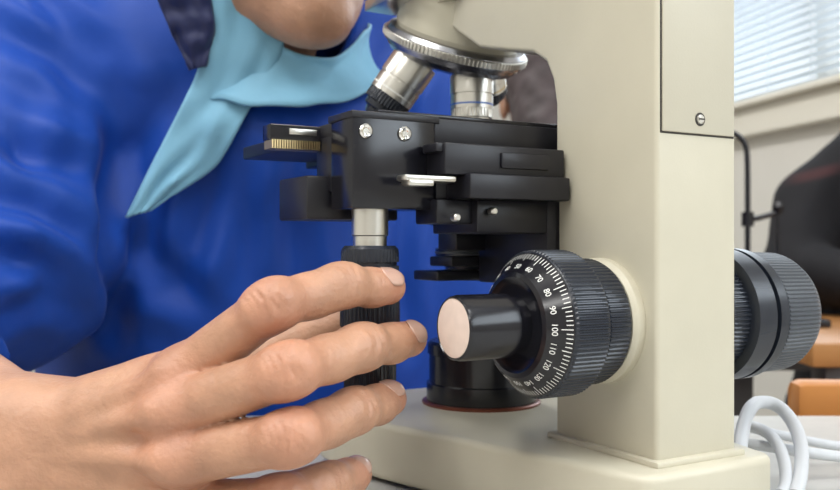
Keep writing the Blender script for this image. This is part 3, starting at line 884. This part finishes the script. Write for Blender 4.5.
room_box('wall_right', [((0,-6.0,0),(.15,2.0,ZB)), ((0,-6.0,ZT),(.15,2.0,HZ)), ((0,-6.0,ZB),(.15,W2[0],ZT)), ((0,W2[1],ZB),(.15,W1[0],ZT)), ((0,W1[1],ZB),(.15,2.0,ZT))], M_wall)
room_box('baseboard_right', [((-.015,-6.0,0),(0,2.0,.09))], M_trim)
room_box('baseboard_back', [((-5.0,1.985,0),(0,2.0,.09))], M_trim)
for n, (a, b) in enumerate((W1, W2)):  # second window and its blind are unseen additions for light from the right
    fr = [((-.045,a-.08,ZB-.11),(0.0,b+.08,ZB-.02)), ((-.075,a-.10,ZB-.02),(.06,b+.10,ZB)), ((-.02,a-.07,ZB),(.0,a,ZT+.07)), ((-.02,b,ZB),(.0,b+.07,ZT+.07)), ((-.02,a,ZT),(0,b,ZT+.07)),
          ((.08,a,ZB),(.12,b,ZB+.05)), ((.08,a,ZT-.05),(.12,b,ZT))]
    y = -.31 if n == 0 else a+.8
    ys = [y+.85*i for i in range(-3, 4) if a+.1 < y+.85*i < b-.1]
    for yy in ys: fr.append(((.075,yy-.025,ZB),(.125,yy+.025,ZT)))
    room_box('window_%d' % (n+1), fr, M_trim, .003)
    bm = bmesh.new()
    z = ZB+.03
    while z < ZT-.03:
        mtx = Matrix.Translation((.035, 0, z)) @ Matrix.Rotation(radians(38), 4, 'Y')
        bm_box(bm, (-.0125,a+.01,-.0006), (.0125,b-.01,.0006), 0, 1, mtx); z += .026
    bm_box(bm, (.02,a+.01,ZT-.03), (.05,b-.01,ZT), 0)
    bm_box(bm, (.025,a+.01,ZB+.008), (.045,b-.01,ZB+.018), 0)
    for yy in (a+.3, (a+b)/2, b-.3, -.34 if n == 0 else a+.5):
        bm_box(bm, (.020,yy-.002,ZB+.01), (.022,yy+.002,ZT), 0)
    o = finish(bm, 'window_blind', M_blind, None); o.matrix_world = RM

def area(name, loc, rot, sx, sy, power, col, parent=None):
    l = bpy.data.lights.new(name, 'AREA'); l.shape = 'RECTANGLE'; l.size = sx; l.size_y = sy; l.energy = power; l.color = col
    o = bpy.data.objects.new(name, l); scene.collection.objects.link(o); o.matrix_world = RM @ Matrix.Translation(loc) @ rot
    if parent: o.parent = parent; o.matrix_parent_inverse = Matrix()
    return o
for i, (x, y, p) in enumerate([(-2.3,-3.0,21),(-1.0,-3.6,17),(-3.4,-2.2,22),(-1.6,-.5,30),(-3.6,-4.6,20)]):  # unseen ceiling lamps, added to light the scene from above and the front
    e = empty('added_ceiling_lamp')
    bm = bmesh.new(); bm_box(bm, (x-.16,y-.62,HZ-.06), (x+.16,y+.62,HZ), .005, 2); o = finish(bm, 'housing', M_lampf, e); o.matrix_world = RM
    bm = bmesh.new(); bm_box(bm, (x-.14,y-.60,HZ-.068), (x+.14,y+.60,HZ-.061), 0); o = finish(bm, 'diffuser', M_lamp, e); o.matrix_world = RM
    area('added_tube_light', (x,y,HZ-.075), Matrix.Identity(4), .28, 1.2, p, (1,.985,.955), e)
Rw = Matrix.Rotation(radians(90), 4, 'Y')
area('daylight_window_1', (-.03,(W1[0]+W1[1])/2,(ZB+ZT)/2), Rw, 1.0, 2.8, 22, (.85,.93,1))
area('added_daylight_2', (-.03,(W2[0]+W2[1])/2,(ZB+ZT)/2), Rw, 1.0, 2.3, 36, (.85,.93,1))  # added side light at the unseen second window

w = bpy.data.worlds.new('World'); scene.world = w; w.use_nodes = True
bg = w.node_tree.nodes['Background']
bg.inputs[0].default_value = (.86,.93,1.0,1); bg.inputs[1].default_value = 2.3

cd = bpy.data.cameras.new('camera'); cam = bpy.data.objects.new('camera', cd); scene.collection.objects.link(cam)
cam.location = (0,0,CZ); cam.rotation_euler = (radians(90),0,0)
cd.sensor_fit = 'HORIZONTAL'; cd.sensor_width = 36; cd.lens = 36*F/840; cd.clip_start = .01
cd.dof.use_dof = True; cd.dof.focus_distance = .375; cd.dof.aperture_fstop = 15
scene.camera = cam
scene.view_settings.view_transform = 'Standard'
scene.view_settings.look = 'None'
scene.view_settings.exposure = 0
